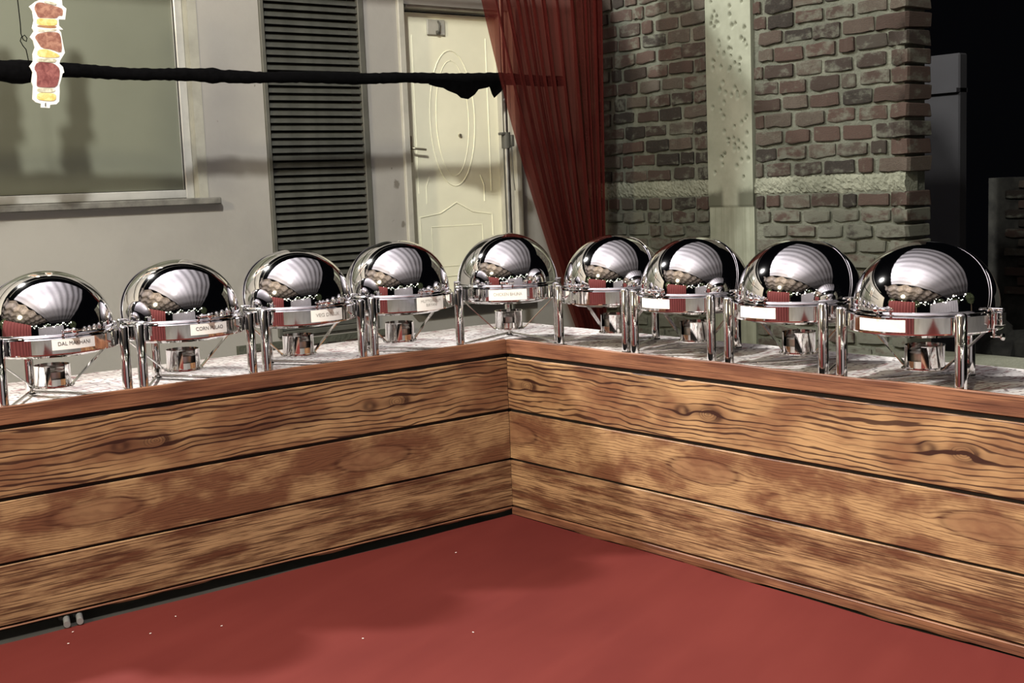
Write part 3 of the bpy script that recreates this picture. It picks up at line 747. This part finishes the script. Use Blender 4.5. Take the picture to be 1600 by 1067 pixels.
# ------------------------------------------------------------------ hanging kebab cut-outs
KY = RY-.045
def kx(zx, zy):      # zoomed-crop coordinates (x5.925) -> wall-parallel plane at KY
    px, py = zx/5.925, zy/5.925
    d = fwd + rgt*((px-800)/F_PX) - upv*((py-533.5)/F_PX); t = (KY-CAM.y)/d.y
    p = CAM + d*t; return (p.x, p.z)
OUT = [(385, -10), (330, 15), (268, 62), (300, 110), (312, 190), (296, 262), (312, 290), (276, 345), (305, 380), (322, 440), (300, 500), (305, 570), (272, 615), (300, 670), (290, 760), (305, 800), (300, 920), (330, 948), (378, 960), (378, 995), (458, 1000), (462, 970), (520, 965), (545, 940), (550, 850), (548, 790), (578, 680), (592, 672), (580, 620), (548, 590), (555, 560), (598, 490), (580, 400), (562, 300), (540, 275), (582, 275), (545, 240), (540, 180), (600, 182), (612, 80), (575, 50), (570, -10)]
PIECES = [('meat_piece', MEAT2, [(330, 30), (312, 80), (335, 130), (350, 165), (430, 168), (520, 172), (540, 145), (575, 150), (580, 85), (520, 62), (440, 40), (370, 20)]),
          ('corn_piece', CORN, [(338, 170), (335, 230), (430, 240), (520, 238), (528, 180), (430, 175)]),
          ('corn_husk', CORNB, [(340, 236), (345, 248), (450, 262), (515, 258), (520, 242), (430, 244)]),
          ('onion_slice', ONION, [(345, 268), (350, 295), (430, 298), (520, 285), (518, 268), (430, 276)]),
          ('meat_piece', MEAT2, [(350, 310), (316, 345), (345, 390), (380, 445), (470, 458), (560, 492), (570, 440), (555, 320), (520, 298), (430, 300)]),
          ('corn_piece', CORN, [(345, 462), (340, 520), (430, 535), (540, 532), (548, 510), (430, 455)]),
          ('onion_slice', ONION, [(335, 545), (340, 572), (430, 578), (505, 580), (520, 548), (430, 540)]),
          ('meat_piece', MEAT1, [(340, 575), (310, 635), (340, 680), (335, 790), (345, 805), (430, 812), (520, 808), (545, 720), (550, 640), (500, 590), (420, 578)]),
          ('onion_slice', ONION, [(335, 818), (345, 850), (430, 858), (495, 852), (510, 825), (430, 815)]),
          ('corn_piece', CORN, [(340, 862), (335, 920), (430, 935), (510, 932), (515, 870), (430, 860)]),
          ('skewer_tip', INK, [(414, 952), (412, 985), (420, 985), (420, 952)]),
          ('onion_slice', ONION, [(410, 8), (405, 22), (450, 38), (510, 50), (520, 35), (450, 14)])]
def kebab(label, dx):
    t = thing('kebab_cutout', label, 'cutout sign', (-1.35+dx, KY, 1.80), 0, 'kebab cut-outs hung on the black pole')
    def P(q): x, z = kx(*q); return (x+1.35, z-1.80)
    shift = P((400, 0))[1] - P((400, 560))[1]
    bb = bmesh.new(); out_ = [P(q) for q in OUT]
    prism(bb, out_, -.004, .004); bmesh.ops.triangulate(bb, faces=[f for f in bb.faces if len(f.verts) > 4]); obj('foam_board', bb, FOAM, t)
    top = [(x, z+shift) for x, z in out_ if z < P((400, 548))[1] and z > P((400, 0))[1]-9 ]
    # upper half of the cut-out, above the view
    bb = bmesh.new(); xa, z1 = P((385, -10)); xb, _ = P((570, -10))
    prism(bb, [(xa, z1), (xa-.012, z1+.06), (xa+.004, z1+.12), (xa-.01, z1+.22), (xa+.02, z1+.30), (xb-.02, z1+.30), (xb+.008, z1+.2), (xb-.005, z1+.12), (xb+.012, z1+.05), (xb, z1)], -.004, .004)
    bmesh.ops.triangulate(bb, faces=[f for f in bb.faces if len(f.verts) > 4]); obj('foam_board_top', bb, FOAM, t)
    for k, (nm, mt, poly) in enumerate(PIECES):
        bb = bmesh.new(); pl = [P(q) for q in poly]; n = len(pl); sm_ = []
        for i in range(n):      # corner-cutting for softer outlines
            a, c = pl[i], pl[(i+1) % n]; sm_ += [(a[0]*.78+c[0]*.22, a[1]*.78+c[1]*.22), (a[0]*.22+c[0]*.78, a[1]*.22+c[1]*.78)]
        prism(bb, sm_, -.0058-.0002*k, -.0038); bmesh.ops.triangulate(bb, faces=[f for f in bb.faces if len(f.verts) > 4]); obj(nm, bb, mt, t)
    return t
kebab('printed meat-and-corn kebab cut-out with white border, hanging whole before the window', 0)
kebab('kebab cut-out cropped by the left picture edge, only its white border showing', -.292)
b = bmesh.new()
DXW = -.035
wp = [(-1.387, 1.447, 2.6), (-1.387, 1.447, 2.25), (-1.384, 1.447, 2.15), (-1.385, 1.447, 2.11), (-1.378, 1.445, 2.085), (-1.366, 1.443, 2.078), (-1.362, 1.444, 2.092), (-1.37, 1.447, 2.105), (-1.384, 1.448, 2.095), (-1.39, 1.448, 2.08), (-1.38, 1.449, 2.06), (-1.368, 1.45, 2.045), (-1.36, 1.455, 2.0)]
tube(b, [(x+DXW, y, z) for x, y, z in wp], .0022, 6); tag(obj('dangling_wire', b, BLACKC, smooth=60), 'thin black wire with a small loop dangling in front of the window', 'wire')

# ------------------------------------------------------------------ the marquee behind the camera (unseen; built for the steel lids to mirror)
WHITEC = simple('white_canopy_cloth', (.235, .225, .255), .8, var=.04, scale=2)
def canopy(u, v):
    x = -7.0 + 12.4*u; y = -21 + 24.0*v
    return (x, y, 8.0 + .22*math.sin(u*PI*9)**2*.5 - .5*(1-v)*0 + .12*math.sin(v*PI*5)**2)
drape('tent_canopy', 'white cloth marquee ceiling overhead, mirrored in the steel lids', 'canopy', WHITEC, canopy, 84, 90)
BROWNC = simple('dull_brown_reflection_cloth', (.26, .22, .205), .85, var=.3, scale=1.5)  # unseen brown ceiling, added to fill the left of the lids' reflections
drape('added_side_canopy', 'dull brown cloth added out of view on the left, for the lids to mirror', 'canopy', BROWNC, lambda u, v: (-17+9.8*u, -16+22*v, 6.6+1.3*u+.35*math.sin(v*40)+.2*math.sin(u*23)), 60, 160)
REDC = simple('red_drape_cloth', (.13, .022, .02), .8, var=.1)
drape('side_drape', 'pleated red drape at the left, mirrored in the steel lids', 'drape', REDC, lambda u, v: (-6.6+.06*math.sin(u*60), -4.2+5.4*u, 2.7*(1-v)), 160, 6)
drape('rear_drape', 'pleated white drape behind the camera, mirrored in the steel lids', 'drape', WHITEC, lambda u, v: (-9.5+9.0*u, -10.6+.07*math.sin(u*90), 3.2*(1-v)), 200, 6)
LEAF = simple('lit_foliage', (.10, .13, .06), .7, var=.3); BARK = simple('bark', (.12, .09, .06), .9)
for k, (tx_, ty_, hh) in enumerate(((-12.0, 2.5, 5.2), (-12.2, -2.0, 4.6), (-12.0, -6.5, 5.0), (-6.5, -13, 5.5), (-1.5, -13.2, 4.6), (3.5, -11.5, 5.0))):
    t = thing('tree', ['broad tree beyond the side drape, left of the counters', 'small tree left of the marquee', 'tree at the rear left corner of the marquee', 'tall tree behind the rear white drape', 'small tree behind the marquee', 'tree at the rear right of the marquee'][k], 'tree', (tx_, ty_, -.0104), 0, 'trees around the marquee')
    bb = bmesh.new(); tube(bb, [(0, 0, 0), (.05, 0, hh*.3), (0, .1, hh*.65)], lambda i: (.16, .12, .05)[i], 8); obj('trunk', bb, BARK, t, 60)
    bb = bmesh.new()
    for _ in range(700):
        d = Vector((random.gauss(0, 1), random.gauss(0, 1), random.gauss(0, 1))).normalized()*random.uniform(.5, 1)
        p = Vector((d.x*1.5, d.y*1.5, hh*.68 + d.z*hh*.32)); a = Vector([random.uniform(-1, 1) for _ in range(3)]).normalized()*.14; c_ = a.orthogonal().normalized()*.07
        bb.faces.new([bb.verts.new(p+q) for q in (-a, c_, a, -c_)])
    obj('foliage', bb, LEAF, t)['kind'] = 'stuff'
BULB = bpy.data.materials.new('bulb_glow'); BULB.use_nodes = True
bn = BULB.node_tree.nodes['Principled BSDF']; bn.inputs['Emission Color'].default_value = (1, .93, .8, 1); bn.inputs['Emission Strength'].default_value = 22
sl_ = thing('string_light', 'string of small glowing bulbs across the marquee, mirrored in the lids', 'string light', (0, 0, 0))
pts = [(-9.6 + (.42*(i-18) if i > 18 else .05*math.sin(i)), (-8.8+1.1*math.sin(i*.7)) if i > 18 else 2.2-.6*i, 3.2+.45*math.sin(i*1.3)) for i in range(46)]
b = bmesh.new(); tube(b, pts, .006, 5); obj('cable', b, BLACKC, sl_)
bme = None
for p in pts:
    if bme is None:
        bb = bmesh.new(); bmesh.ops.create_icosphere(bb, subdivisions=2, radius=.05); bo = obj('bulb', bb, BULB, sl_, 180); bme = bo.data
    else: bo = mobj('bulb', bme, sl_)
    bo.location = (p[0], p[1], p[2]-.05)
    if pts.index(p) % 6 == 3: bo.scale = (2.6, 2.6, 2.6)
# confetti specks on the carpet
SPK = simple('paper_speck', (.8, .78, .74), .6, var=0)
for k, (x, y) in enumerate(((-1.55, -.42), (-1.62, -.22), (-.52, -.30), (-1.93, -.12), (-1.28, -.85), (-1.75, -.32), (-1.0, -1.05), (-1.98, -.22))):
    bb = bmesh.new(); box(bb, -.0032, .0032, -.0016, .0016, 0, .001)
    o = obj('paper_scrap', bb, SPK); o.location = (x, y, .004); o.rotation_euler = (0, 0, k*1.3); tag(o, 'tiny white paper scrap lying on the red carpet', 'paper scrap', 'paper scraps on the carpet')
